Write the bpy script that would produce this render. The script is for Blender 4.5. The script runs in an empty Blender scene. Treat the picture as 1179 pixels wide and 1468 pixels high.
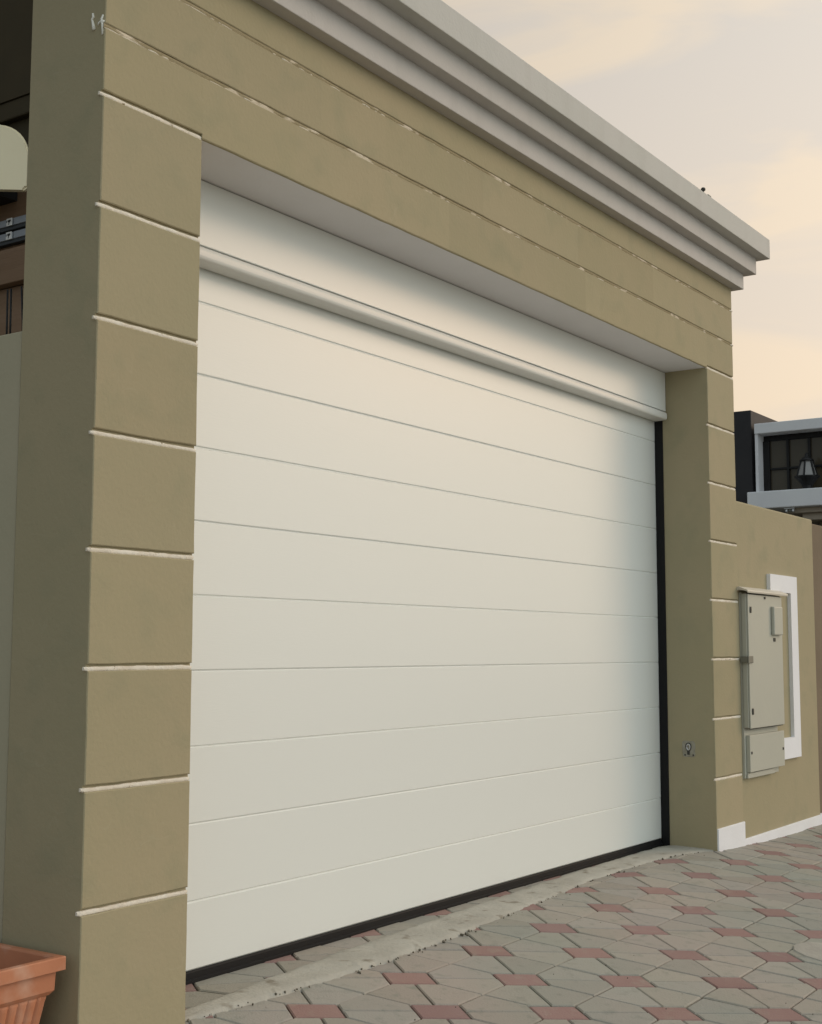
import bpy, bmesh, math, random
from mathutils import Vector, Matrix, noise
R = math.radians
sc = bpy.context.scene
C = sc.collection
random.seed(7)

# ------------------------------------------------------------------ camera
cam_d = bpy.data.cameras.new("camera"); cam = bpy.data.objects.new("camera", cam_d); C.objects.link(cam)
yaw, pitch, roll = 0.9647, 0.1029, 0.0021
fw = Vector((math.sin(yaw)*math.cos(pitch), math.cos(yaw)*math.cos(pitch), math.sin(pitch)))
rt = Vector((math.cos(yaw), -math.sin(yaw), 0)); up = rt.cross(fw)
r2 = math.cos(roll)*rt + math.sin(roll)*up; u2 = -math.sin(roll)*rt + math.cos(roll)*up
cam.matrix_world = Matrix(((r2.x, u2.x, -fw.x, -2.5043), (r2.y, u2.y, -fw.y, -2.819), (r2.z, u2.z, -fw.z, 1.0957), (0, 0, 0, 1)))
cam_d.sensor_fit = 'HORIZONTAL'; cam_d.sensor_width = 36; cam_d.lens = 36*1892.85/1179
cam_d.clip_start = .05; cam_d.clip_end = 1000
sc.camera = cam

# ------------------------------------------------------------------ light
SUN_AZ = Vector((.83, -.56, 0)).normalized(); SUN_EL = R(23)
sun_d = bpy.data.lights.new("sun", 'SUN'); sun_d.energy = .60; sun_d.angle = R(25); sun_d.color = (1, .58, .30)
sun = bpy.data.objects.new("sun", sun_d); C.objects.link(sun)
to_sun = Vector((SUN_AZ.x*math.cos(SUN_EL), SUN_AZ.y*math.cos(SUN_EL), math.sin(SUN_EL)))
sun.rotation_euler = to_sun.to_track_quat('Z', 'Y').to_euler(); sun.location = (0, -5, 8)

w = bpy.data.worlds.new("World"); sc.world = w; w.use_nodes = True
nt = w.node_tree; nt.nodes.clear()
def nd(t, **k):
    n = nt.nodes.new(t)
    for a, v in k.items(): setattr(n, a, v)
    return n
out = nd('ShaderNodeOutputWorld')
sky = nd('ShaderNodeTexSky', sky_type='NISHITA', sun_disc=False, sun_elevation=SUN_EL, sun_rotation=math.atan2(SUN_AZ.x, SUN_AZ.y), dust_density=4.0)
bg1 = nd('ShaderNodeBackground'); bg1.inputs['Strength'].default_value = .02
nt.links.new(sky.outputs[0], bg1.inputs[0])
tc = nd('ShaderNodeTexCoord')
sep = nd('ShaderNodeSeparateXYZ'); nt.links.new(tc.outputs['Generated'], sep.inputs[0])
# cloud deck: noise on the direction, flattened so that streaks lie along the horizon
mp = nd('ShaderNodeMapping'); mp.inputs['Scale'].default_value = (1.9, 1.9, 6.5); mp.inputs['Rotation'].default_value = (R(-26), R(8), R(0))
nt.links.new(tc.outputs['Generated'], mp.inputs[0])
nz = nd('ShaderNodeTexNoise'); nz.inputs['Scale'].default_value = 2.1; nz.inputs['Detail'].default_value = 5; nz.inputs['Roughness'].default_value = .5; nz.inputs['Distortion'].default_value = .7
nt.links.new(mp.outputs[0], nz.inputs['Vector'])
cr = nd('ShaderNodeValToRGB'); e = cr.color_ramp.elements
e[0].position = .42; e[0].color = (.655, .585, .495, 1); e[1].position = .56; e[1].color = (.775, .645, .48, 1)
nt.links.new(nz.outputs[0], cr.inputs[0])
# warmer towards the horizon
hz = nd('ShaderNodeMapRange'); hz.inputs['From Min'].default_value = .02; hz.inputs['From Max'].default_value = .42; hz.inputs['To Min'].default_value = .75; hz.inputs['To Max'].default_value = 0
nt.links.new(sep.outputs['Z'], hz.inputs['Value'])
mx = nd('ShaderNodeMixRGB'); mx.inputs['Color2'].default_value = (.765, .575, .385, 1)
nt.links.new(hz.outputs[0], mx.inputs['Fac']); nt.links.new(cr.outputs[0], mx.inputs['Color1'])
ov = nd('ShaderNodeMapRange'); ov.inputs['From Min'].default_value = .46; ov.inputs['From Max'].default_value = .72
nt.links.new(sep.outputs['Z'], ov.inputs['Value'])
mo = nd('ShaderNodeMixRGB'); mo.inputs['Color2'].default_value = (.56, .605, .605, 1)
nt.links.new(ov.outputs[0], mo.inputs['Fac'])
# the warm glow hangs over the east end of the street only; the rest of the deck is a neutral grey white
d2 = nd('ShaderNodeVectorMath', operation='DOT_PRODUCT'); d2.inputs[1].default_value = (.85, .53, .0)
nt.links.new(tc.outputs['Generated'], d2.inputs[0])
wr = nd('ShaderNodeMapRange'); wr.inputs['From Min'].default_value = .0; wr.inputs['From Max'].default_value = .65; wr.inputs['To Min'].default_value = 1; wr.inputs['To Max'].default_value = 0
nt.links.new(d2.outputs['Value'], wr.inputs['Value'])
mn = nd('ShaderNodeMixRGB'); mn.inputs['Color2'].default_value = (.68, .74, .74, 1)
nt.links.new(wr.outputs[0], mn.inputs['Fac']); nt.links.new(mx.outputs[0], mn.inputs['Color1'])
# the deck is brighter on the side of the low sun, dim on the other
dt = nd('ShaderNodeVectorMath', operation='DOT_PRODUCT'); dt.inputs[1].default_value = (.55, -.835, .0)
nt.links.new(tc.outputs['Generated'], dt.inputs[0])
sd = nd('ShaderNodeMapRange'); sd.inputs['From Min'].default_value = -.75; sd.inputs['From Max'].default_value = 1.0; sd.inputs['To Min'].default_value = .36; sd.inputs['To Max'].default_value = 1.62
nt.links.new(dt.outputs['Value'], sd.inputs['Value'])
nt.links.new(mn.outputs[0], mo.inputs['Color1'])
bg2 = nd('ShaderNodeBackground'); nt.links.new(mo.outputs[0], bg2.inputs[0]); nt.links.new(sd.outputs[0], bg2.inputs['Strength'])
ad = nd('ShaderNodeAddShader'); nt.links.new(bg1.outputs[0], ad.inputs[0]); nt.links.new(bg2.outputs[0], ad.inputs[1])
nt.links.new(ad.outputs[0], out.inputs['Surface'])
sc.view_settings.view_transform = 'Standard'; sc.view_settings.look = 'None'
sc.view_settings.exposure = 0.0; sc.view_settings.gamma = 1

# ------------------------------------------------------------------ materials
def mat(name, col, rough=.7, col2=None, scale=3.0, spec=.3, bump=0.0, bscale=60.0, metal=0.0, stretch=(1, 1, 1),
        tint=False, speck=None, speck_scale=30.0, speck_lim=(.62, .68), bump2=0.0, b2scale=5.0, detail=4, lim=(.35, .65), marks=0.0, streak=0.0):
    m = bpy.data.materials.new(name); m.use_nodes = True
    t = m.node_tree; t.nodes.clear()
    def n(k, **kw):
        x = t.nodes.new(k)
        for a, v in kw.items(): setattr(x, a, v)
        return x
    o = n('ShaderNodeOutputMaterial'); p = n('ShaderNodeBsdfPrincipled'); t.links.new(p.outputs[0], o.inputs[0])
    p.inputs['Roughness'].default_value = rough; p.inputs['Specular IOR Level'].default_value = spec; p.inputs['Metallic'].default_value = metal
    tcx = n('ShaderNodeTexCoord'); mpx = n('ShaderNodeMapping'); mpx.inputs['Scale'].default_value = stretch
    t.links.new(tcx.outputs['Object'], mpx.inputs[0])
    src = None
    if col2 is None:
        rgb = n('ShaderNodeRGB'); rgb.outputs[0].default_value = (*col, 1); src = rgb.outputs[0]
    else:
        nn = n('ShaderNodeTexNoise'); nn.inputs['Scale'].default_value = scale; nn.inputs['Detail'].default_value = detail; nn.inputs['Roughness'].default_value = .55
        t.links.new(mpx.outputs[0], nn.inputs['Vector'])
        rr = n('ShaderNodeValToRGB'); rr.color_ramp.elements[0].position = lim[0]; rr.color_ramp.elements[1].position = lim[1]
        rr.color_ramp.elements[0].color = (*col, 1); rr.color_ramp.elements[1].color = (*col2, 1)
        t.links.new(nn.outputs[0], rr.inputs[0]); src = rr.outputs[0]
    if speck is not None:
        ns = n('ShaderNodeTexNoise'); ns.inputs['Scale'].default_value = speck_scale; ns.inputs['Detail'].default_value = 5
        t.links.new(mpx.outputs[0], ns.inputs['Vector'])
        r3 = n('ShaderNodeMapRange'); r3.inputs['From Min'].default_value = speck_lim[0]; r3.inputs['From Max'].default_value = speck_lim[1]
        t.links.new(ns.outputs[0], r3.inputs['Value'])
        mm = n('ShaderNodeMixRGB'); mm.inputs['Color2'].default_value = (*speck, 1)
        t.links.new(r3.outputs[0], mm.inputs['Fac']); t.links.new(src, mm.inputs['Color1']); src = mm.outputs[0]
    if marks:                                     # faint lighter trowel and scuff lines
        nm = n('ShaderNodeTexNoise'); nm.inputs['Scale'].default_value = 2.3; nm.inputs['Detail'].default_value = 2; nm.inputs['Distortion'].default_value = 1.6
        mq = n('ShaderNodeMapping'); mq.inputs['Rotation'].default_value = (.6, .5, .3); mq.inputs['Scale'].default_value = (1.6, 1.6, .9)
        t.links.new(tcx.outputs['Object'], mq.inputs[0]); t.links.new(mq.outputs[0], nm.inputs['Vector'])
        s1 = n('ShaderNodeMath', operation='SUBTRACT'); s1.inputs[1].default_value = .52; t.links.new(nm.outputs[0], s1.inputs[0])
        s2 = n('ShaderNodeMath', operation='ABSOLUTE'); t.links.new(s1.outputs[0], s2.inputs[0])
        s3 = n('ShaderNodeMapRange'); s3.inputs['From Min'].default_value = .0; s3.inputs['From Max'].default_value = .006; s3.inputs['To Min'].default_value = marks; s3.inputs['To Max'].default_value = 0
        t.links.new(s2.outputs[0], s3.inputs['Value'])
        ng = n('ShaderNodeTexNoise'); ng.inputs['Scale'].default_value = 5; t.links.new(tcx.outputs['Object'], ng.inputs['Vector'])
        gr = n('ShaderNodeMapRange'); gr.inputs['From Min'].default_value = .5; gr.inputs['From Max'].default_value = .6; t.links.new(ng.outputs[0], gr.inputs['Value'])
        s4 = n('ShaderNodeMath', operation='MULTIPLY'); t.links.new(s3.outputs[0], s4.inputs[0]); t.links.new(gr.outputs[0], s4.inputs[1])
        mm = n('ShaderNodeMixRGB'); mm.inputs['Color2'].default_value = (.75, .72, .62, 1)
        t.links.new(s4.outputs[0], mm.inputs['Fac']); t.links.new(src, mm.inputs['Color1']); src = mm.outputs[0]
    if streak:                                    # rain dirt drawn out downwards
        nm = n('ShaderNodeTexNoise'); nm.inputs['Scale'].default_value = 1; nm.inputs['Detail'].default_value = 4
        mq = n('ShaderNodeMapping'); mq.inputs['Scale'].default_value = (9, 9, .8)
        t.links.new(tcx.outputs['Object'], mq.inputs[0]); t.links.new(mq.outputs[0], nm.inputs['Vector'])
        s3 = n('ShaderNodeMapRange'); s3.inputs['From Min'].default_value = .5; s3.inputs['From Max'].default_value = .75; s3.inputs['To Max'].default_value = streak
        t.links.new(nm.outputs[0], s3.inputs['Value'])
        mm = n('ShaderNodeMixRGB'); mm.inputs['Color2'].default_value = (.20, .18, .14, 1)
        t.links.new(s3.outputs[0], mm.inputs['Fac']); t.links.new(src, mm.inputs['Color1']); src = mm.outputs[0]
    if tint:
        at = n('ShaderNodeAttribute', attribute_name='tint')
        a1 = n('ShaderNodeVectorMath', operation='ADD'); a1.inputs[1].default_value = (1, 1, 1)
        t.links.new(at.outputs['Vector'], a1.inputs[0])
        m1 = n('ShaderNodeVectorMath', operation='MULTIPLY'); t.links.new(src, m1.inputs[0]); t.links.new(a1.outputs[0], m1.inputs[1]); src = m1.outputs[0]
    t.links.new(src, p.inputs['Base Color'])
    if bump or bump2:
        prev = None
        for s_, st_ in ((bscale, bump), (b2scale, bump2)):
            if not st_: continue
            nb = n('ShaderNodeTexNoise'); nb.inputs['Scale'].default_value = s_; nb.inputs['Detail'].default_value = 4
            t.links.new(mpx.outputs[0], nb.inputs['Vector'])
            b = n('ShaderNodeBump'); b.inputs['Strength'].default_value = 1; b.inputs['Distance'].default_value = st_
            t.links.new(nb.outputs[0], b.inputs['Height'])
            if prev: t.links.new(prev, b.inputs['Normal'])
            prev = b.outputs[0]
        t.links.new(prev, p.inputs['Normal'])
    return m

M = {}
M['paint'] = mat('olive_wall_paint', (.364, .322, .204), .82, (.390, .333, .215), 1.3, .2, .0011, 70, tint=True, bump2=.004, b2scale=3.5, speck=(.344, .310, .199), speck_scale=7, speck_lim=(.52, .72), marks=.035)
M['cream'] = mat('cream_mortar', (.82, .77, .67), .9, (.72, .65, .54), 18, .1, .003, 90, speck=(.28, .22, .13), speck_scale=45, speck_lim=(.64, .70))
M['lintel_joint'] = mat('painted_over_mortar', (.30, .25, .15), .85, (.34, .285, .18), 5, .1, .003, 80, speck=(.66, .58, .45), speck_scale=7, speck_lim=(.56, .62), stretch=(1, 1, 3))
M['soffit'] = mat('grey_plaster', (.80, .79, .80), .85, (.76, .75, .755), 2, .2, .001, 60)
M['cornice'] = mat('grey_cornice_paint', (.52, .505, .475), .72, (.545, .52, .495), 2.2, .25, .0012, 90, tint=True, streak=.09, bump2=.003, b2scale=4)
M['door'] = mat('white_door_steel', (.795, .815, .778), .30, (.785, .805, .768), 1.2, .55, .00022, 220, stretch=(.12, 1, 1), bump2=.0010, b2scale=1.3)
M['lip'] = mat('white_lip_metal', (.77, .765, .72), .4, spec=.5)
M['rubber'] = mat('black_rubber', (.008, .008, .009), .6, spec=.25)
M['white'] = mat('white_trim_paint', (.84, .85, .88), .6, (.80, .81, .83), 3, .3, .001, 60, speck=(.5, .45, .35), speck_scale=7, speck_lim=(.72, .8))
M['paver_grey'] = mat('grey_concrete_paver', (.325, .324, .278), .9, (.375, .332, .292), 1.1, .2, .0022, 130, tint=True, speck=(.285, .28, .24), speck_scale=22, speck_lim=(.55, .75))
M['paver_red'] = mat('red_concrete_paver', (.295, .185, .168), .9, (.32, .215, .195), 3, .2, .0022, 130, tint=True, speck=(.33, .26, .22), speck_scale=16, speck_lim=(.56, .8))
M['joint'] = mat('sandy_joint_soil', (.13, .12, .095), .95, (.20, .185, .15), 12, .1, .004, 60)
M['cement'] = mat('cement_haunch', (.48, .465, .41), .92, (.40, .38, .33), 4, .15, .003, 70, speck=(.26, .235, .19), speck_scale=14, speck_lim=(.58, .72), bump2=.01, b2scale=9)
M['crumb'] = mat('dark_crumb', (.09, .08, .06), .95, (.22, .20, .16), 40, .1)
M['cabinet'] = mat('grey_green_enamel', (.47, .47, .395), .45, (.45, .45, .385), 2, .4, .0006, 30)
M['cabinet_dark'] = mat('dark_hardware', (.05, .05, .042), .5)
M['clamp'] = mat('grey_hardware', (.20, .20, .17), .5, metal=.4)
M['terracotta'] = mat('terracotta_plastic', (.52, .215, .115), .6, (.47, .19, .10), 6, .35, .0008, 40, speck=(.58, .34, .24), speck_scale=9, speck_lim=(.52, .72))
M['soil'] = mat('dry_soil', (.20, .085, .05), .95, (.16, .07, .04), 10, .1, .004, 40)
M['charcoal'] = mat('charcoal_cladding', (.030, .030, .033), .7, (.036, .035, .037), 3, .3)
M['house_white'] = mat('pale_house_render', (.80, .81, .83), .7, (.76, .77, .80), 2, .3, .001, 30)
M['house_tan'] = mat('tan_soffit_render', (.50, .44, .36), .8, (.46, .40, .33), 2, .2)
M['house_brown'] = mat('brown_house_render', (.15, .11, .075), .85, (.18, .135, .09), 2, .2, .002, 20)
M['glass'] = mat('dark_window_glass', (.075, .062, .042), .12, spec=.35)
M['brown_wall'] = mat('brown_wall_paint', (.19, .15, .105), .85, (.21, .165, .115), 3, .2, .002, 40)
M['frame_black'] = mat('black_window_frame', (.012, .012, .012), .5)
M['lamp_black'] = mat('black_lamp_metal', (.012, .012, .013), .4)
M['lamp_glass'] = mat('clear_lamp_glass', (.28, .28, .275), .12, spec=.6)
M['silver'] = mat('silver_metal', (.6, .6, .6), .3, metal=.8)
M['brown_wood'] = mat('brown_timber', (.20, .125, .075), .75, (.24, .155, .10), 3, .25, stretch=(1, .3, 3), bump=.002, bscale=20)
M['dark_wood'] = mat('dark_soffit_timber', (.055, .042, .022), .8, (.045, .036, .02), 2, .2)
M['cream_box'] = mat('cream_plastic', (.86, .77, .54), .5, (.83, .73, .50), 2, .4)
M['rail'] = mat('grey_aluminium', (.30, .32, .35), .45, (.26, .28, .31), 5, .4, metal=.3)
M['rail_dark'] = mat('dark_aluminium', (.05, .055, .06), .5, metal=.3)
M['plate'] = mat('white_plate', (.75, .75, .74), .5)

# ------------------------------------------------------------------ helpers
class MB:
    def __init__(s): s.v = []; s.f = []; s.mi = []; s.t = []
    def add(s, vs, fs, mi=0, tint=0.0):
        b = len(s.v); s.v += [tuple(v) for v in vs]
        for f in fs: s.f.append([b+i for i in f]); s.mi.append(mi); s.t.append(tint)
    def box(s, x0, x1, y0, y1, z0, z1, mi=0, c=0.0, tint=0.0):
        if c <= 0:
            vs = [(x, y, z) for z in (z0, z1) for y in (y0, y1) for x in (x0, x1)]
            s.add(vs, [(0, 2, 3, 1), (4, 5, 7, 6), (0, 1, 5, 4), (2, 6, 7, 3), (0, 4, 6, 2), (1, 3, 7, 5)], mi, tint); return
        bm = bmesh.new(); bmesh.ops.create_cube(bm, size=1)
        for v in bm.verts: v.co = ((x0+x1)/2+v.co.x*(x1-x0), (y0+y1)/2+v.co.y*(y1-y0), (z0+z1)/2+v.co.z*(z1-z0))
        bmesh.ops.bevel(bm, geom=bm.edges[:], offset=c, segments=2, profile=.5, affect='EDGES')
        s.bm(bm, mi, tint)
    def bm(s, bm, mi=0, tint=0.0):
        bm.verts.index_update()
        s.add([v.co[:] for v in bm.verts], [[v.index for v in f.verts] for f in bm.faces], mi, tint); bm.free()
    def prism_x(s, prof, x0, x1, mi=0):            # closed (y, z) outline run along x
        n = len(prof)
        s.add([(x, y, z) for x in (x0, x1) for y, z in prof], [(i, (i+1) % n, n+(i+1) % n, n+i) for i in range(n)]+[list(range(n))[::-1], list(range(n, 2*n))], mi)
    def prism_y(s, prof, y0, y1, mi=0):            # closed (x, z) outline run along y
        n = len(prof)
        s.add([(x, y, z) for y in (y0, y1) for x, z in prof], [(i, (i+1) % n, n+(i+1) % n, n+i) for i in range(n)]+[list(range(n))[::-1], list(range(n, 2*n))], mi)
    def lathe(s, cx, cy, prof, n=24, mi=0, axis='z'):
        vs = []; fs = []; k = len(prof)
        for i in range(n):
            a = 2*math.pi*i/n
            for r, z in prof:
                p = (r*math.cos(a), r*math.sin(a), z)
                if axis == 'z': vs.append((cx+p[0], cy+p[1], p[2]))
        for i in range(n):
            for j in range(k-1):
                fs.append((i*k+j, ((i+1) % n)*k+j, ((i+1) % n)*k+j+1, i*k+j+1))
        fs.append([i*k for i in range(n)][::-1]); fs.append([i*k+k-1 for i in range(n)])
        s.add(vs, fs, mi)
    def tube(s, pts, r, n=8, mi=0):
        pts = [Vector(p) for p in pts]; vs = []; fs = []
        rr = r if isinstance(r, (list, tuple)) else [r]*len(pts)
        for i, p in enumerate(pts):
            d = (pts[min(i+1, len(pts)-1)]-pts[max(i-1, 0)]).normalized()
            a = d.orthogonal().normalized() if i == 0 else (a-d*a.dot(d)).normalized()
            b = d.cross(a)
            for k in range(n):
                t = 2*math.pi*k/n; vs.append(p+(a*math.cos(t)+b*math.sin(t))*rr[i])
        for i in range(len(pts)-1):
            for k in range(n): fs.append((i*n+k, i*n+(k+1) % n, (i+1)*n+(k+1) % n, (i+1)*n+k))
        fs.append(list(range(n))[::-1]); fs.append([(len(pts)-1)*n+k for k in range(n)])
        s.add(vs, fs, mi)
    def build(s, name, mats, parent=None, smooth=False):
        if not isinstance(mats, (list, tuple)): mats = [mats]
        org = Vector((0, 0, 0)); o = parent
        while o is not None: org += o.location; o = o.parent
        me = bpy.data.meshes.new(name); me.from_pydata([Vector(v)-org for v in s.v], [], s.f)
        for m in mats: me.materials.append(m)
        me.polygons.foreach_set('material_index', s.mi)
        if any(s.t):
            at = me.attributes.new('tint', 'FLOAT_VECTOR', 'FACE')
            fl = []
            for t in s.t: fl += list(t) if isinstance(t, tuple) else [t, t, t]
            at.data.foreach_set('vector', fl)
        bm = bmesh.new(); bm.from_mesh(me); bmesh.ops.recalc_face_normals(bm, faces=bm.faces); bm.to_mesh(me); bm.free()
        if smooth: me.polygons.foreach_set('use_smooth', [True]*len(me.polygons))
        ob = bpy.data.objects.new(name, me); C.objects.link(ob)
        if parent is not None: ob.parent = parent
        return ob
def tag(o, label=None, cat=None, group=None, kind=None):
    if label: o['label'] = label
    if cat: o['category'] = cat
    if group: o['group'] = group
    if kind: o['kind'] = kind
    return o
def thing(name, label, cat, loc=(0, 0, 0), group=None):
    o = bpy.data.objects.new(name, None); C.objects.link(o); o.location = loc; o.empty_display_size = .2
    return tag(o, label, cat, group)
def nz1(x, y=0., z=0., s=1.): return noise.noise(Vector((x*s, y*s, z*s)))

# ------------------------------------------------------------------ ground, paving
G = .1215
def gz(x, y):
    z = G*max(min(y, 0), -3.2)
    t = min(1, max(0, (x-4.2)/1.6)); return z - .045*t*t*(3-2*t)*min(1, max(0, 1+min(y, 0)*.4))
mb = MB()
xs = [-300, -60, -20, -8, -4, -2, 0, 2, 4.2, 4.35, 4.5, 4.65, 4.8, 4.95, 5.1, 5.25, 5.4, 5.6, 5.8, 6.5, 8, 12, 20, 60, 300]
ys = [-300, -60, -15, -6, -3.2, -2.5, -2, -1.5, -1, -.6, -.3, 0, .02, .5, 3, 20, 60, 300]
vs = [(x, y, gz(x, y)-.017) for y in ys for x in xs]; n = len(xs)
mb.add(vs, [(j*n+i, j*n+i+1, (j+1)*n+i+1, (j+1)*n+i) for j in range(len(ys)-1) for i in range(n-1)])
tag(mb.build('ground', M['joint']), kind='structure')

mb = MB(); mb.add([(x, y, gz(0, y)-.010) for y in (-60, -4.9) for x in (-80, 80)], [(0, 1, 3, 2)])
tag(mb.build('road', mat('pale_concrete_road', (.31, .30, .265), .9, (.26, .25, .22), 1.5, .2, .002, 60)), kind='structure')
# pentagon and square pavers on a two-way lattice, every paver its own raised block in the one paving sheet
o0 = Vector((1.8099, -.178)); U = Vector((.31255, -.25662)); V = Vector((-.19157, -.25422))
hu, hv = .205, .19
def inset(poly, d):
    c = sum(poly, Vector((0, 0)))/len(poly); k = len(poly); res = []
    area = sum(poly[i].x*poly[(i+1) % k].y-poly[(i+1) % k].x*poly[i].y for i in range(k))
    if area < 0: poly = poly[::-1]
    for i in range(k):
        a, b, c2 = poly[i-1], poly[i], poly[(i+1) % k]
        e1 = (b-a).normalized(); e2 = (c2-b).normalized()
        n1 = Vector((-e1.y, e1.x)); n2 = Vector((-e2.y, e2.x))
        res.append(b+(n1+n2)*(d/(1+n1.dot(n2))))
    return res
mb = MB()
def paver(pl, mi):
    pts = [o0+U*s+V*t for s, t in pl]
    c = sum(pts, Vector((0, 0)))/len(pts)
    if not (-3.5 < c.x < 12 and -5 < c.y < 1.2): return
    inside = .3 < c.x < 4.6
    if inside and c.y > .45: return
    if not inside and c.x > .0 and c.y > .12: return
    if c.x > 4.4 and c.y > .1: return
    g1 = .0022+random.random()*.0016
    o = inset(pts, g1); i = inset(pts, g1+.004)
    dz = random.uniform(-.0016, .0016); tx, ty = random.uniform(-.008, .008), random.uniform(-.008, .008)
    k = len(o)
    def z(p, d): return gz(p.x, p.y)+dz+d+(p.x-c.x)*tx+(p.y-c.y)*ty
    tv = random.uniform(-.08, .07); wv = random.uniform(-.018, .018)
    tint = (tv+wv, tv, tv-wv*1.3)
    mb.add([(p.x, p.y, z(p, 0)) for p in i]+[(p.x, p.y, z(p, -.004)) for p in o]+[(p.x, p.y, z(p, -.03)) for p in o],
           [list(range(k))]+[(j, (j+1) % k, k+(j+1) % k, k+j) for j in range(k)]+[(k+j, k+(j+1) % k, 2*k+(j+1) % k, 2*k+j) for j in range(k)], mi, tint)
for i in range(-30, 34):
    for j in range(-24, 34):
        c = o0+U*i+V*j
        if not (-4.5 < c.x < 13 and -6 < c.y < 2): continue
        paver([(i-hu, j-hv), (i+hu, j-hv), (i+hu, j+hv), (i-hu, j+hv)], 1)
        for sg in (1, -1):
            paver([(i+hu, j), (i+hu, j+sg*hv), (i+.5, j+sg*.5), (i+1-hu, j+sg*hv), (i+1-hu, j)], 0)
            paver([(i, j+hv), (i+sg*hu, j+hv), (i+sg*.5, j+.5), (i+sg*hu, j+1-hv), (i, j+1-hv)], 0)
tag(mb.build('paving', [M['paver_grey'], M['paver_red']]), kind='structure')

# cement haunch in front of the door
def lerp(tab, x):
    for (a, fa), (b, fb) in zip(tab, tab[1:]):
        if x <= b: return fa+(fb-fa)*max(0, (x-a))/(b-a)
    return tab[-1][1]
FR = [(.2, .03), (.41, .012), (.9, -.02), (1.53, -.034), (2.0, -.005), (2.6, .055), (3.27, .115), (3.8, .125), (4.15, .10), (4.4, .04), (4.6, -.03)]
BK = [(.2, .06), (.585, .112), (1.384, .205), (2.56, .272), (3.3, .305), (4.7, .33)]
mb = MB(); nx, ny = 260, 12; vs = []
for a in range(nx+1):
    x = .25+(4.53-.25)*a/nx
    yf = lerp(FR, x)+.016*nz1(x, 3, 0, 6)+.011*nz1(x, 8, 0, 25); yb = lerp(BK, x)+.010*nz1(x, 5, 0, 7)+.006*nz1(x, 1, 0, 21)
    for b in range(ny+1):
        t = b/ny; y = yf+(yb-yf)*t
        h = .002+.007*min(1, 4*t, 4*(1-t))**.8+.003*nz1(x, y, 0, 9)+.0015*nz1(x, y, 0, 40)
        if b in (0, ny): h = -.012
        vs.append((x, y, gz(x, y)+h))
mb.add(vs, [(a*(ny+1)+b, (a+1)*(ny+1)+b, (a+1)*(ny+1)+b+1, a*(ny+1)+b+1) for a in range(nx) for b in range(ny)])
tag(mb.build('cement_strip', M['cement'], smooth=True), kind='structure')
# crumbs of broken cement along its edge
mb = MB()
for k in range(300):
    x = random.uniform(.35, 4.5); far = random.random() < .25
    y = lerp(FR, x)-abs(random.gauss(0, .012))+.010
    if far: x, y = random.uniform(.6, 6.5), random.uniform(-1.6, .1)
    if not far and nz1(x, 2, 0, 5) < -.02: continue
    r = random.uniform(.001, .003) if far else abs(random.gauss(0, .0022))+.0008
    bm = bmesh.new(); bmesh.ops.create_icosphere(bm, subdivisions=1, radius=r)
    for v in bm.verts: v.co = v.co*random.uniform(.7, 1.3)+Vector((x, y, gz(x, y)+r*.4))
    mb.bm(bm, 0)
tag(mb.build('gravel_crumbs', M['crumb']), kind='stuff')
# round cement plug in the paving, at the right
mb = MB(); pc = (2.985, -1.09); N = 40; vs = []
for k in range(N):
    a = 2*math.pi*k/N; 
    for r, dz in ((.15, -.004), (.145, .004), (.13, .005)):
        rr = r*(1+.07*nz1(math.cos(a), math.sin(a), 4, 2)+.03*nz1(math.cos(a), math.sin(a), 4, 7)); x = pc[0]+rr*math.cos(a); y = pc[1]+rr*math.sin(a); vs.append((x, y, gz(x, y)+dz))
mb.add(vs, [(3*k+j, 3*((k+1) % N)+j, 3*((k+1) % N)+j+1, 3*k+j+1) for k in range(N) for j in range(2)]+[[3*k+2 for k in range(N)]])
tag(mb.build('cement_plug', mat('pale_cement', (.42, .40, .35), .9, (.36, .34, .30), 14, .2, .003, 60)), kind='structure')
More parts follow.
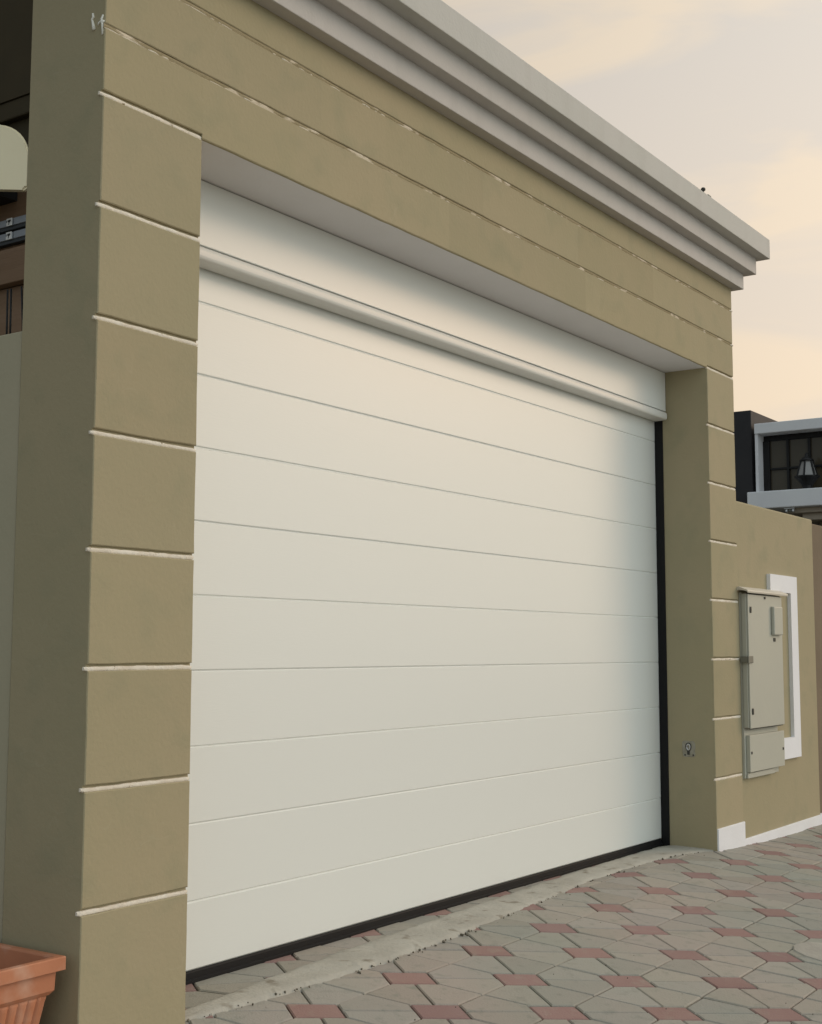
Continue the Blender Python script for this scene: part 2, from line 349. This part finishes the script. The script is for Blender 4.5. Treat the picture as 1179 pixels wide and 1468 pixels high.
# ------------------------------------------------------------------ the gateway
W1, X2, X3, ZT, S = .4088, 4.5124, 4.915, 2.6908, .33
JT = .0095                                                  # half height of a joint
gate = thing('garage_gateway', 'olive painted block gateway with two grooved piers and stepped grey cornice around the white door', 'gateway', (2.45, .16, 0))
wall = MB()
wall.box(0, W1, .010, .325, -.4, 3.243)
wall.box(X2, X3, .010, .325, -.4, 3.243)
wall.box(W1, X2, .010, .325, ZT+.004, 3.243)
def slab(x0, x1, z0, z1, tint=0.0, y0=0.0, y1=.0105, ends=(1, 1)):
    nxs = max(2, int((x1-x0)/.05)); nzs = max(2, int((z1-z0)/.05)); ch = .003
    def pos(i, j, ring, y):
        x = x0+(x1-x0)*i/nxs; z = z0+(z1-z0)*j/nzs
        if ring:
            ox = (-ring if i == 0 else ring if i == nxs else 0); oz = (-ring if j == 0 else ring if j == nzs else 0)
            if i == 0 and not ends[0] or i == nxs and not ends[1]: ox = 0
            x += ox; z += oz
        if (i == 0 and ends[0]) or (i == nxs and ends[1]): x += .0016*nz1(x*3, z, 1, 11)+.0008*nz1(x, z, 2, 40)
        if j in (0, nzs): z += .0018*nz1(x, z*3, 5, 9)+.0008*nz1(x, z, 6, 38)
        return (x, y+.0012*nz1(x, z, 9, 2.2) if y < .005 else y, z)
    idx = {}; vs = []
    for i in range(nxs+1):
        for j in range(nzs+1): idx[i, j] = len(vs); vs.append(pos(i, j, 0, y0))
    fs = [(idx[i, j], idx[i+1, j], idx[i+1, j+1], idx[i, j+1]) for i in range(nxs) for j in range(nzs)]
    ring = [(i, 0) for i in range(nxs)]+[(nxs, j) for j in range(nzs)]+[(i, nzs) for i in range(nxs, 0, -1)]+[(0, j) for j in range(nzs, 0, -1)]
    a = [idx[p] for p in ring]; k = len(ring)
    b = [len(vs)+q for q in range(k)]; vs += [pos(*p, ch, y0+ch*.8) for p in ring]
    c = [len(vs)+q for q in range(k)]; vs += [pos(*p, ch, y1) for p in ring]
    for q in range(k):
        r = (q+1) % k
        fs.append((a[q], a[r], b[r], b[q])); fs.append((b[q], b[r], c[r], c[q]))
    wall.add(vs, fs, 0, tint)
zs = [ZT-S*k for k in range(8)]
ch = .003
for (xa, xb) in ((0, W1), (X2, X3)):
    for k in range(8):
        top = zs[k]-JT; bot = zs[k+1]+JT if k < 7 else -.4
        t = random.uniform(-.03, .03)
        slab(xa+ch, xb-ch, bot+ch, top-ch, (t+random.uniform(-.012, .012), t+.001, t+random.uniform(-.012, .012)))
ZL = [2.893, 3.101]
cuts = ([0, W1, .868, 1.828, 3.02, 3.175, 4.272, X2, X3], [0, 1.002, 1.39, 1.828, 2.09, 2.947, 3.795, 4.257, X3], [0, 1.4, 2.6, 3.5, X3])
for lev, (zb, zt_) in enumerate(((ZT-.005, ZL[0]-.0075), (ZL[0]+.0075, ZL[1]-.0075), (ZL[1]+.0075, 3.238))):
    cc = cuts[lev]
    for q, (a, b) in enumerate(zip(cc, cc[1:])):
        t = random.uniform(-.03, .03)
        z0_ = ZT+JT if lev == 0 and q in (0, len(cc)-2) else zb
        slab(a+(ch if q == 0 else 0), b-(ch if q == len(cc)-2 else 0), z0_+ch, zt_-ch, (t+.01*random.random(), t+.001, t-.02*random.random()), ends=(q == 0, q == len(cc)-2))
wall.build('wall', M['paint'], gate)
# mortar joints: ragged cream beads in the grooves, their ends standing a little proud of the pier sides
def joint(xa, xb, z, nub=(.012, .010)):
    mb = MB(); n = max(8, int((xb-xa)/.010)); vs = []
    a0, b0 = xa-nub[0], xb+nub[1]
    for i in range(n+1):
        x = a0+(b0-a0)*i/n
        out_ = not (xa < x < xb)
        e = .75 if out_ else 1.0
        lo = z-JT*e-.0006; hi = z+JT*e*(.28+.30*nz1(x, z, 0, 14)+.15*nz1(x, z, 4, 50))
        zc, hh = (lo+hi)/2, (hi-lo)/2
        yy = .0030+.0016*nz1(x, z, 3, 24)+(.002 if out_ else 0)
        for t in range(7):
            an = math.pi*t/6
            vs.append((x, yy+.0035-.0035*math.sin(an), zc+hh*math.cos(an)))
        vs.append((x, .0125, lo)); vs.append((x, .0125, hi))
    k = 9
    mb.add(vs, [(i*k+t, (i+1)*k+t, (i+1)*k+(t+1) % k, i*k+(t+1) % k) for i in range(n) for t in range(k)]+[list(range(k))[::-1], [n*k+t for t in range(k)]])
    return mb.build('mortar_joint', M['cream'], gate)
def lintel_joint(z, h):
    mb = MB(); n = 500; vs = []
    for i in range(n+1):
        x = -.003+(X3+.003)*i/n
        lo, hi = z-h+.0008*nz1(x, z, 1, 9), z+h*.86+.0012*nz1(x, z, 2, 7); yy = .0026+.0012*nz1(x, z, 3, 15)
        vs += [(x, .0125, lo), (x, yy+.0012, lo), (x, yy, (lo+hi)/2), (x, yy+.001, hi), (x, .0125, hi)]
    mb.add(vs, [(5*i+t, 5*i+5+t, 5*i+6+t, 5*i+1+t) for i in range(n) for t in range(4)], 0)
    x = .0
    while x < X3-.05:                                  # bare cream crumbs where the paint missed
        L = random.uniform(.01, .07)*(1.6 if x < .45 else 1)
        p = .95 if x < .25 else (.5 if nz1(x, z, 0, 1.7) > 0 else .16)
        if random.random() < p:
            r = random.uniform(.0012, .0026)
            mb.tube([(x+L*q/4, .0035+.001*nz1(x, q, 0, 3), z-h+.0012+.001*nz1(x+q, z, 2, 3)) for q in range(5)], [r*.4, r, r*1.1, r*.8, r*.3], 5, 1)
        x += L+random.uniform(.0, .05)
    mb.tube([(X3-.03, .004, z-.003), (X3-.008, .002, z-.002), (X3+.008, .004, z-.001)], [.002, .005, .006], 6, 1)
    return mb.build('mortar_joint', [M['lintel_joint'], M['cream']], gate)
for z in zs:
    joint(0, W1, z, nub=(.009, .002)); joint(X2, X3, z, nub=(.003, .008))
for z in ZL:
    lintel_joint(z, .0075)
mb = MB(); mb.box(W1-.004, X2+.004, .0115, .262, ZT-.004, ZT+.02); mb.build('soffit', M['soffit'], gate)
# stepped cornice
mb = MB()
for o, a, b, t in ((.057, 3.2345, 3.333, 0.0), (.116, 3.330, 3.433, 0.0), (.180, 3.430, 3.550, (.0, .03, .02))):
    mb.box(-o, X3+o, -o, .325+o, a, b, 0, .0035, t)
mb.build('cornice', M['cornice'], gate)
mb = MB(); mb.box(X2+.003, X3+.003, -.0095, .02, -.4, .113, 0, .003); mb.build('plinth', M['white'], gate)
# scraped plaster marks on the corner of the pier
mb = MB()
for st, r in (([(.053, 2.942), (.050, 2.930), (.056, 2.925), (.051, 2.910), (.046, 2.890)], [.0030, .0042, .0034, .0042, .0062]),
              ([(.008, 2.926), (.015, 2.914), (.010, 2.901), (.010, 2.887), (.010, 2.866)], [.0028, .0040, .0052, .0036, .0026]),
              ([(.030, 2.899), (.026, 2.906), (.016, 2.908), (.004, 2.904)], [.0022, .0032, .0042, .0045])):
    mb.tube([(-.001, y, z) for y, z in st], r, 6)
mb.build('plaster_mark', mat('white_plaster', (.90, .88, .80), .9), gate, smooth=True)

# ------------------------------------------------------------------ the door
door = thing('garage_door', 'wide white sectional garage door with horizontal grooves and a white header box', 'garage door', (2.46, .34, 0))
Yd = .3278
micro = [2.2866-.2534*k for k in (0, 2, 4, 6, 8)]; jz = [2.50]+[2.2866-.2534*k for k in (1, 3, 5, 7)]+[.037]
for k in range(5):
    t, b, g = jz[k]-.0003, jz[k+1]+.0003, micro[k]
    prof = [(Yd+.042, b), (Yd+.0040, b), (Yd, b+.0044), (Yd, g-.0048), (Yd+.0046, g-.0006), (Yd+.0046, g+.0006), (Yd, g+.0048), (Yd, t-.0044), (Yd+.0040, t), (Yd+.042, t)]
    mb = MB(); mb.prism_x(prof, .33, 4.58); mb.build('door_panel', M['door'], door)
mb = MB(); mb.box(.33, 4.58, Yd+.02, Yd+.06, .0, 2.5); mb.build('backing', M['door'], door)
for xa, xb in ((W1+.0005, W1+.0040), (X2-.0040, X2-.0005)):
    mb = MB(); mb.box(xa, xb, .2765, Yd-.001, -.002, 2.52, 0, .001); mb.box(xa+.001, xb-.001, .288, .291, -.002, 2.5); mb.build('side_seal', M['rubber'], door)
mb = MB(); mb.prism_x([(Yd-.004, -.002), (Yd-.004, .031), (Yd+.002, .037), (Yd+.03, .037), (Yd+.03, -.002)], W1+.008, X2-.008)
mb.prism_x([(Yd-.012, -.002), (Yd-.012, .008), (Yd-.0045, .012), (Yd-.0045, -.002)], W1+.008, X2-.008); mb.build('bottom_seal', M['rubber'], door)
hd = MB(); hd.box(W1+.003, X2-.004, .2540, .318, 2.4565, 2.6835, 0, .003); hdr = hd.build('header_panel', M['door'], door)
prof = [(.318, 2.404), (.262, 2.406), (.2520, 2.407), (.2475, 2.411), (.2450, 2.418), (.2445, 2.427), (.2455, 2.437), (.2482, 2.445), (.2520, 2.4500), (.262, 2.4515), (.318, 2.4545)]
lp = MB(); lp.prism_x(prof, W1+.003, X2-.010); lp.build('lip', M['lip'], hdr)

# key switch on the right reveal
ks = thing('key_switch', 'small recessed key switch set in grey mortar on the right reveal beside the door', 'switch', (X2, .155, .54))
mb = MB(); N = 28; vs = []
for k in range(N):
    a = 2*math.pi*k/N; q = (abs(math.cos(a))**6+abs(math.sin(a))**6)**(-1/6)
    for r, dx in ((1.0, .002), (.9, -.003), (.55, -.0035)):
        rr = r*q*(1+.1*nz1(math.cos(a)*2, math.sin(a)*2, r)); vs.append((X2+dx, .155+.040*rr*math.cos(a), .540+.046*rr*math.sin(a)))
mb.add(vs, [(3*k+j, 3*((k+1) % N)+j, 3*((k+1) % N)+j+1, 3*k+j+1) for k in range(N) for j in range(2)]+[[3*k+2 for k in range(N)]])
mb.build('mortar_patch', mat('grey_patch', (.30, .28, .22), .9, (.38, .36, .30), 30, .1, .003, 60), ks)
mb = MB(); ring = []
for k in range(21):
    a = 2*math.pi*k/20; ring.append((X2-.005, .155+(.014+.003*math.sin(a))*math.cos(a), .550+.022*math.sin(a)))
mb.tube(ring, .0035, 6); mb.build('ring', M['cabinet_dark'], ks, smooth=True)
mb = MB(); mb.box(X2-.009, X2-.003, .148, .162, .509, .531, 0, .002); mb.build('key_barrel', M['cabinet_dark'], ks)
mb = MB(); mb.tube([(X2-.0045, .155+.010*math.cos(a), .551+.016*math.sin(a)) for a in [2*math.pi*k/16 for k in range(17)]], .0045, 6); mb.build('collar', M['silver'], ks, smooth=True)
for y in (.128, .176):
    mb = MB(); mb.box(X2-.005, X2-.001, y-.004, y+.004, .502, .512, 0, .001); mb.build('screw', M['cabinet_dark'], ks)

# ------------------------------------------------------------------ boundary wall on the right, its plinth, trim and meter cabinet
bw = thing('boundary_wall', 'olive painted garden wall with a low white plinth, right of the gateway', 'wall', (5.6, .1, 0))
mb = MB(); nxs = 26; prof_y = .006
mb.box(X3+.0005, 6.325, .006, .20, -.45, 1.966, 0, .012); mb.build('wall', M['paint'], bw)
mb = MB(); mb.box(X3+.004, 6.40, -.006, .03, -.45, .012, 0, .003); mb.build('plinth', M['white'], bw)
mb = MB(); mb.prism_y([(5.412, 1.556), (5.412, 1.448), (5.782, 1.448), (5.782, .546), (5.412, .546), (5.412, .418), (5.905, .418), (5.905, 1.556)], -.017, .007)
tag(mb.build('wall_trim', M['white']), 'raised white bracket shaped trim band on the garden wall behind the meter cabinet', 'trim')

mc = thing('meter_cabinet', 'grey green wall mounted meter cabinet with sloped cap and a separate lower box', 'meter cabinet', (5.22, 0, .36))
mb = MB(); mb.box(4.937, 5.50, -.008, .0065, .352, 1.425, 0, .001); mb.build('back_plate', M['cabinet'], mc)
mb = MB(); mb.box(4.932, 5.513, -.038, -.009, .642, 1.418, 0, .003); mb.build('side_casing', M['cabinet'], mc)
mb = MB(); mb.box(4.938, 5.516, -.048, -.0385, .638, 1.414, 0, .003); md = mb.build('cabinet_door', M['cabinet'], mc)
mb = MB(); mb.box(4.941, 5.510, -.0386, -.0376, .632, 1.420); mb.build('door_gasket', M['cabinet_dark'], mc)
mb = MB(); mb.prism_x([(.006, 1.432), (.006, 1.456), (-.012, 1.458), (-.062, 1.437), (-.066, 1.430), (-.064, 1.421), (-.058, 1.430), (-.012, 1.440)], 4.893, 5.585); mb.build('cap', mat('pale_cap_enamel', (.60, .56, .47), .55, spec=.3), mc)
mb = MB(); mb.box(4.962, 5.548, -.032, -.0085, .386, .598, 0, .003); lb = mb.build('lower_box', M['cabinet'], mc)
mb = MB(); mb.box(4.955, 5.40, -.020, -.0085, .352, .380, 0, .002); mb.build('lower_rail', M['cabinet'], mc)
mb = MB(); mb.box(5.318, 5.470, -.070, -.0475, 1.180, 1.352, 0, .006); mb.build('meter_hatch', M['cabinet'], md)
for x, z, w_, h_ in ((5.366, 1.152, .028, .022), (5.215, 1.400, .020, .014)):
    mb = MB(); mb.box(x-w_/2, x+w_/2, -.054, -.0475, z-h_/2, z+h_/2, 0, .002); mb.build('latch', M['cabinet_dark'], md)
for z in (1.324, .735):
    mb = MB(); mb.box(4.962, 4.985, -.054, -.0475, z-.018, z+.018, 0, .004); mb.build('lock', M['cabinet_dark'], md)
mb = MB(); mb.box(4.908, 4.985, -.056, -.0475, 1.015, 1.055, 0, .002); mb.box(4.908, 4.931, -.0475, -.01, 1.017, 1.053, 0, .002); mb.build('hasp', M['clamp'], md)
for x, z in ((4.985, .497), (5.52, .491)):
    mb = MB(); mb.box(x-.008, x+.008, -.036, -.0318, z-.008, z+.008, 0, .002); mb.build('screw', M['cabinet_dark'], lb)

mb = MB(); mb.box(6.327, 10.5, .045, .22, -.45, 1.95, 0, .006)
tag(mb.build('neighbour_wall', M['brown_wall']), 'dark brown wall set back past the right end of the olive garden wall', 'wall')
# ------------------------------------------------------------------ wall and planter on the left
mb = MB(); mb.box(.006, .16, .334, 2.3, -.4, 2.035, 0, .004)
tag(mb.build('side_wall', mat('pale_khaki_paint', (.41, .38, .27), .85, (.44, .40, .29), 2, .2, .001, 60)), 'plain olive wall running back from the left pier, lower than the gateway', 'wall')
for i, (y, dy) in enumerate(((.4725, .003), (.456, .003), (.394, .016), (.388, .003))):
    mb = MB(); mb.tube([(.06, y, 2.0), (.06, y+dy*.4, 2.09), (.06, y+dy, 2.195)], .0035, 6)
    tag(mb.build('metal_rod', M['lamp_black'], smooth=True), 'thin dark rod standing on the low wall behind the left pier', 'rod', 'rods standing on the low wall')

pl = thing('planter_box', 'empty terracotta trough planter with ribbed sides beside the left pier', 'planter', (-.34, .25, 0))
px0, px1, py0, py1, zt = -.66, -.040, .009, .52, .275
def rect_ring(o, z): return [(px0+o, py0+o, z), (px1-o, py0+o, z), (px1-o, py1-o, z), (px0+o, py1-o, z)]
def shell(levels, mi=0):
    m = MB(); vs = []
    for o, z in levels: vs += rect_ring(o, z)
    m.add(vs, [(4*a+b, 4*a+(b+1) % 4, 4*a+4+(b+1) % 4, 4*a+4+b) for a in range(len(levels)-1) for b in range(4)])
    return m
def bev(m, off, seg=2):
    bm = bmesh.new(); vv = [bm.verts.new(v) for v in m.v]
    for f in m.f: bm.faces.new([vv[i] for i in f])
    bmesh.ops.recalc_face_normals(bm, faces=bm.faces)
    ed = [e for e in bm.edges if len(e.link_faces) == 2 and e.calc_face_angle() > .6]
    bmesh.ops.bevel(bm, geom=ed, offset=off, segments=seg, profile=.5, affect='EDGES', clamp_overlap=True)
    r = MB(); r.bm(bm); return r
bev(shell([(.024, zt-.034), (.0, zt-.036), (.0, zt-.002), (.002, zt), (.020, zt), (.024, zt-.006), (.032, zt-.09)]), .003).build('rim', M['terracotta'], pl)
mb = shell([(.018, zt-.034), (.020, zt-.088), (.030, zt-.100)])
# ribbed lower sides: a fluted ring that tapers downwards
def flute_ring(o, z, d):
    pts = []
    segs = (((px0+o, py0+o), (px1-o, py0+o)), ((px1-o, py0+o), (px1-o, py1-o)), ((px1-o, py1-o), (px0+o, py1-o)), ((px0+o, py1-o), (px0+o, py0+o)))
    for (a, b) in segs:
        L = Vector((b[0]-a[0], b[1]-a[1])); nn = Vector((L.y, -L.x)).normalized(); k = 108
        for q in range(k):
            t = q/k; ph = (q % 6)/6.0
            off = d*(1-abs(2*ph-1)**3)
            if t < .03 or t > .97: off = 0
            pts.append((a[0]+L.x*t+nn.x*off, a[1]+L.y*t+nn.y*off, z))
    return pts
rings = [flute_ring(.034, zt-.098, .0), flute_ring(.035, zt-.108, .004), flute_ring(.037, zt-.116, .006), flute_ring(.062, zt-.27, .006)]
vs = sum(rings, []); k = len(rings[0])
mb.add(vs, [(r*k+i, r*k+(i+1) % k, (r+1)*k+(i+1) % k, (r+1)*k+i) for r in range(3) for i in range(k)]+[[3*k+i for i in range(k)]])
mb.build('body', M['terracotta'], pl)
mb = MB(); mb.add(rect_ring(.030, zt-.085), [(0, 1, 2, 3)]); mb.build('soil', M['soil'], pl)

# ------------------------------------------------------------------ shelter seen past the left edge of the gateway
cp = thing('timber_shelter', 'dark roofed brown timber shelter standing behind the gateway', 'shelter', (2.7, 3.6, 0))
mb = MB(); mb.box(2.57, 4.2, 1.9, 5.4, 4.36, 4.48, 0, .01); mb.build('roof', M['dark_wood'], cp)
mb = MB(); mb.box(2.62, 2.75, 2.2, 5.2, 0, 4.36); mb.box(2.56, 4.2, 2.2, 5.2, 4.48, 5.6); mb.build('wall', M['dark_wood'], cp)
mb = MB(); mb.box(2.54, 2.62, 2.3, 5.1, 3.50, 3.88, 0, .006); mb.build('beam', M['brown_wood'], cp)
mb = MB(); mb.box(2.50, 2.62, 2.3, 5.1, 3.28, 3.496, 0, .006); mb.build('beam', M['brown_wood'], cp)
mb = MB(); mb.box(2.56, 2.62, 2.3, 5.1, 2.3, 3.276, 0, .006); mb.build('panel', M['brown_wood'], cp)
bx = thing('cream_housing', 'cream plastic housing with rounded top corner under the dark roof', 'housing', (2.45, 4.0, 3.85))
prof = []
y0, y1, z0, z1 = 3.292, 4.4, 3.756, 4.150
for cx_, cz_, a0, r in ((y0+.025, z0+.025, 180, .025), (y1-.03, z0+.03, 270, .03), (y1-.15, z1-.15, 0, .15), (y0+.17, z1-.17, 90, .17)):
    for q in range(9): a = R(a0+90*q/8); prof.append((cx_+r*math.cos(a), cz_+r*math.sin(a)))
bm = bmesh.new(); n = len(prof)
va = [bm.verts.new((2.36, y, z)) for y, z in prof]; vb = [bm.verts.new((2.40, y, z)) for y, z in prof]
bm.faces.new(va); bm.faces.new(vb[::-1])
for i in range(n): bm.faces.new((va[i], va[(i+1) % n], vb[(i+1) % n], vb[i]))
ed = [e for e in bm.edges if all(v in va for v in e.verts)]
bmesh.ops.bevel(bm, geom=ed, offset=.012, segments=3, affect='EDGES')
bmesh.ops.rotate(bm, cent=(2.36, 3.292, 0), matrix=Matrix.Rotation(R(38), 3, 'Z'), verts=bm.verts)
mb = MB(); mb.bm(bm); mb.build('casing', M['cream_box'], bx, smooth=False)
mb = MB(); mb.box(2.40, 2.56, 3.6, 4.2, 3.80, 4.05); mb.build('vent_slot', M['frame_black'], bx)
for z, lab in ((3.655, 'upper'), (3.570, 'lower')):
    rl = thing('metal_rail', lab+' of two grey metal rails with small white plates on the brown timber', 'rail', (2.5, 3.9, z), 'grey rails on the timber shelter')
    for a, b in ((3.3, 3.566), (3.574, 4.8)):
        mb = MB(); mb.box(2.492, 2.5395, a, b, z-.022, z+.022, 0, .003); mb.build('rail_face', M['rail'], rl)
    mb = MB(); mb.box(2.50, 2.5395, 3.3, 4.8, z-.045, z-.0225, 0, .002); mb.build('rail_lip', M['rail_dark'], rl)
    mb = MB(); mb.box(2.486, 2.4915, 3.579, 3.628, z-.023, z+.023, 0, .001); p_ = mb.build('end_plate', M['plate'], rl)
    mb = MB(); yc = 3.600
    mb.add([(2.4855, yc+.014, z+.013), (2.4855, yc-.013, z+.013), (2.4855, yc-.015, z+.004), (2.4855, yc-.002, z-.004), (2.4855, yc+.001, z-.018), (2.4855, yc+.007, z-.018), (2.4855, yc+.006, z-.003), (2.4855, yc+.016, z+.004)], [list(range(8))])
    mb.add([(2.4855, 3.627, z+.010), (2.4855, 3.620, z+.012), (2.4855, 3.620, z-.001), (2.4855, 3.626, z-.004)], [(0, 1, 2, 3)])
    mb.build('plate_mark', M['frame_black'], p_)

# ------------------------------------------------------------------ small fixing on the cornice
mb = MB(); mb.lathe(4.10, -.165, [(.005, 3.549), (.005, 3.566), (.012, 3.568), (.013, 3.578), (.008, 3.584)], 10)
tag(mb.build('roof_bolt', M['cabinet_dark'], smooth=True), 'tiny dark bolt head sticking up from the cornice top', 'bolt')
mb = MB(); bm = bmesh.new(); bmesh.ops.create_icosphere(bm, subdivisions=2, radius=.016)
for v in bm.verts: v.co = Vector((v.co.x*1.5, v.co.y, v.co.z*.8))*(1+.2*nz1(*v.co, 60))+Vector((4.17, -.165, 3.553))
mb.bm(bm); tag(mb.build('mortar_lump', M['cement']), 'small pale mortar lump on the cornice top beside the dark bolt', 'mortar lump')

# ------------------------------------------------------------------ house beyond the garden wall
hs = thing('neighbour_house', 'modern two storey house with charcoal block and white framed window bay beyond the garden wall', 'house', (20, 2, -.4))
def hp(name, m, *bx, c=.01):
    q = MB(); q.box(*bx, 0, c); return q.build(name, M[m], hs)
hp('charcoal_block', 'charcoal', 17.0, 23, 4.325, 7.2, -.45, 4.765)
hp('roof_beam', 'house_white', 16.95, 20, -4, 4.262, 4.375, 4.535)
hp('side_post', 'house_white', 16.97, 17.3, 4.215, 4.26, 3.47, 4.374, c=.003)
hp('balcony_slab', 'house_white', 16.80, 20, -4, 4.345, 3.205, 3.468, c=.015)
hp('cornice_band', 'house_tan', 16.98, 20, -4, 3.80, 3.128, 3.204)
hp('cornice_band', 'house_tan', 17.10, 20, -4, 3.60, 3.025, 3.127)
hp('wall', 'house_brown', 17.30, 22, -4, 3.40, -.45, 3.024)
hp('rear_wall', 'house_brown', 17.34, 22.5, -3.9, 4.2, 3.469, 4.374)
wn = hp('window', 'frame_black', 17.22, 17.33, -3.8, 4.214, 4.285, 4.372)
q = MB(); q.box(17.24, 17.335, -3.8, 4.21, 3.47, 4.284); q.build('pane', M['glass'], wn)
for y, hw in [(4.165, .05)]+[(3.83-.33*k, .018) for k in range(22)]:
    q = MB(); q.box(17.19, 17.238, y-hw, y+hw, 3.469, 4.284); q.build('mullion', M['frame_black'], wn)
q = MB(); q.box(17.20, 17.2395, -3.8, 4.11, 3.835, 3.865); q.build('transom', M['frame_black'], wn)
lt = thing('post_lantern', 'black lantern with tapered clear panes standing on the white balcony slab', 'lantern', (16.95, 3.46, 3.468))
mb = MB(); mb.lathe(16.95, 3.46, [(.075, 3.469), (.075, 3.52), (.10, 3.56), (.15, 3.62), (.185, 3.652), (.185, 3.668), (.15, 3.672)], 20); mb.build('base', M['lamp_black'], lt)
mb = MB(); mb.lathe(16.95, 3.46, [(.145, 3.673), (.082, 3.895)], 6); mb.build('glass_shade', M['lamp_glass'], lt)
for k in range(6):
    a = 2*math.pi*k/6
    mb = MB(); mb.tube([(16.95+.149*math.cos(a), 3.46+.149*math.sin(a), 3.672), (16.95+.085*math.cos(a), 3.46+.085*math.sin(a), 3.90)], .014, 6); mb.build('frame_bar', M['lamp_black'], lt)
mb = MB(); mb.lathe(16.95, 3.46, [(.105, 3.893), (.10, 3.915), (.05, 3.955), (.025, 3.97), (.03, 3.99), (.012, 4.02)], 20); mb.build('cap', M['lamp_black'], lt, smooth=True)
sp = thing('spotlight', 'small silver spotlight cluster fixed under the white balcony slab', 'spotlight', (16.90, 3.72, 3.2))
mb = MB(); mb.box(16.86, 16.94, 3.64, 3.80, 3.182, 3.204, 0, .004); mb.build('bracket', M['silver'], sp)
for y in (3.67, 3.72, 3.77):
    mb = MB(); mb.lathe(16.90, y, [(.022, 3.181), (.026, 3.15), (.018, 3.135)], 10); mb.build('lamp_head', M['silver'] if y != 3.72 else M['clamp'], sp)
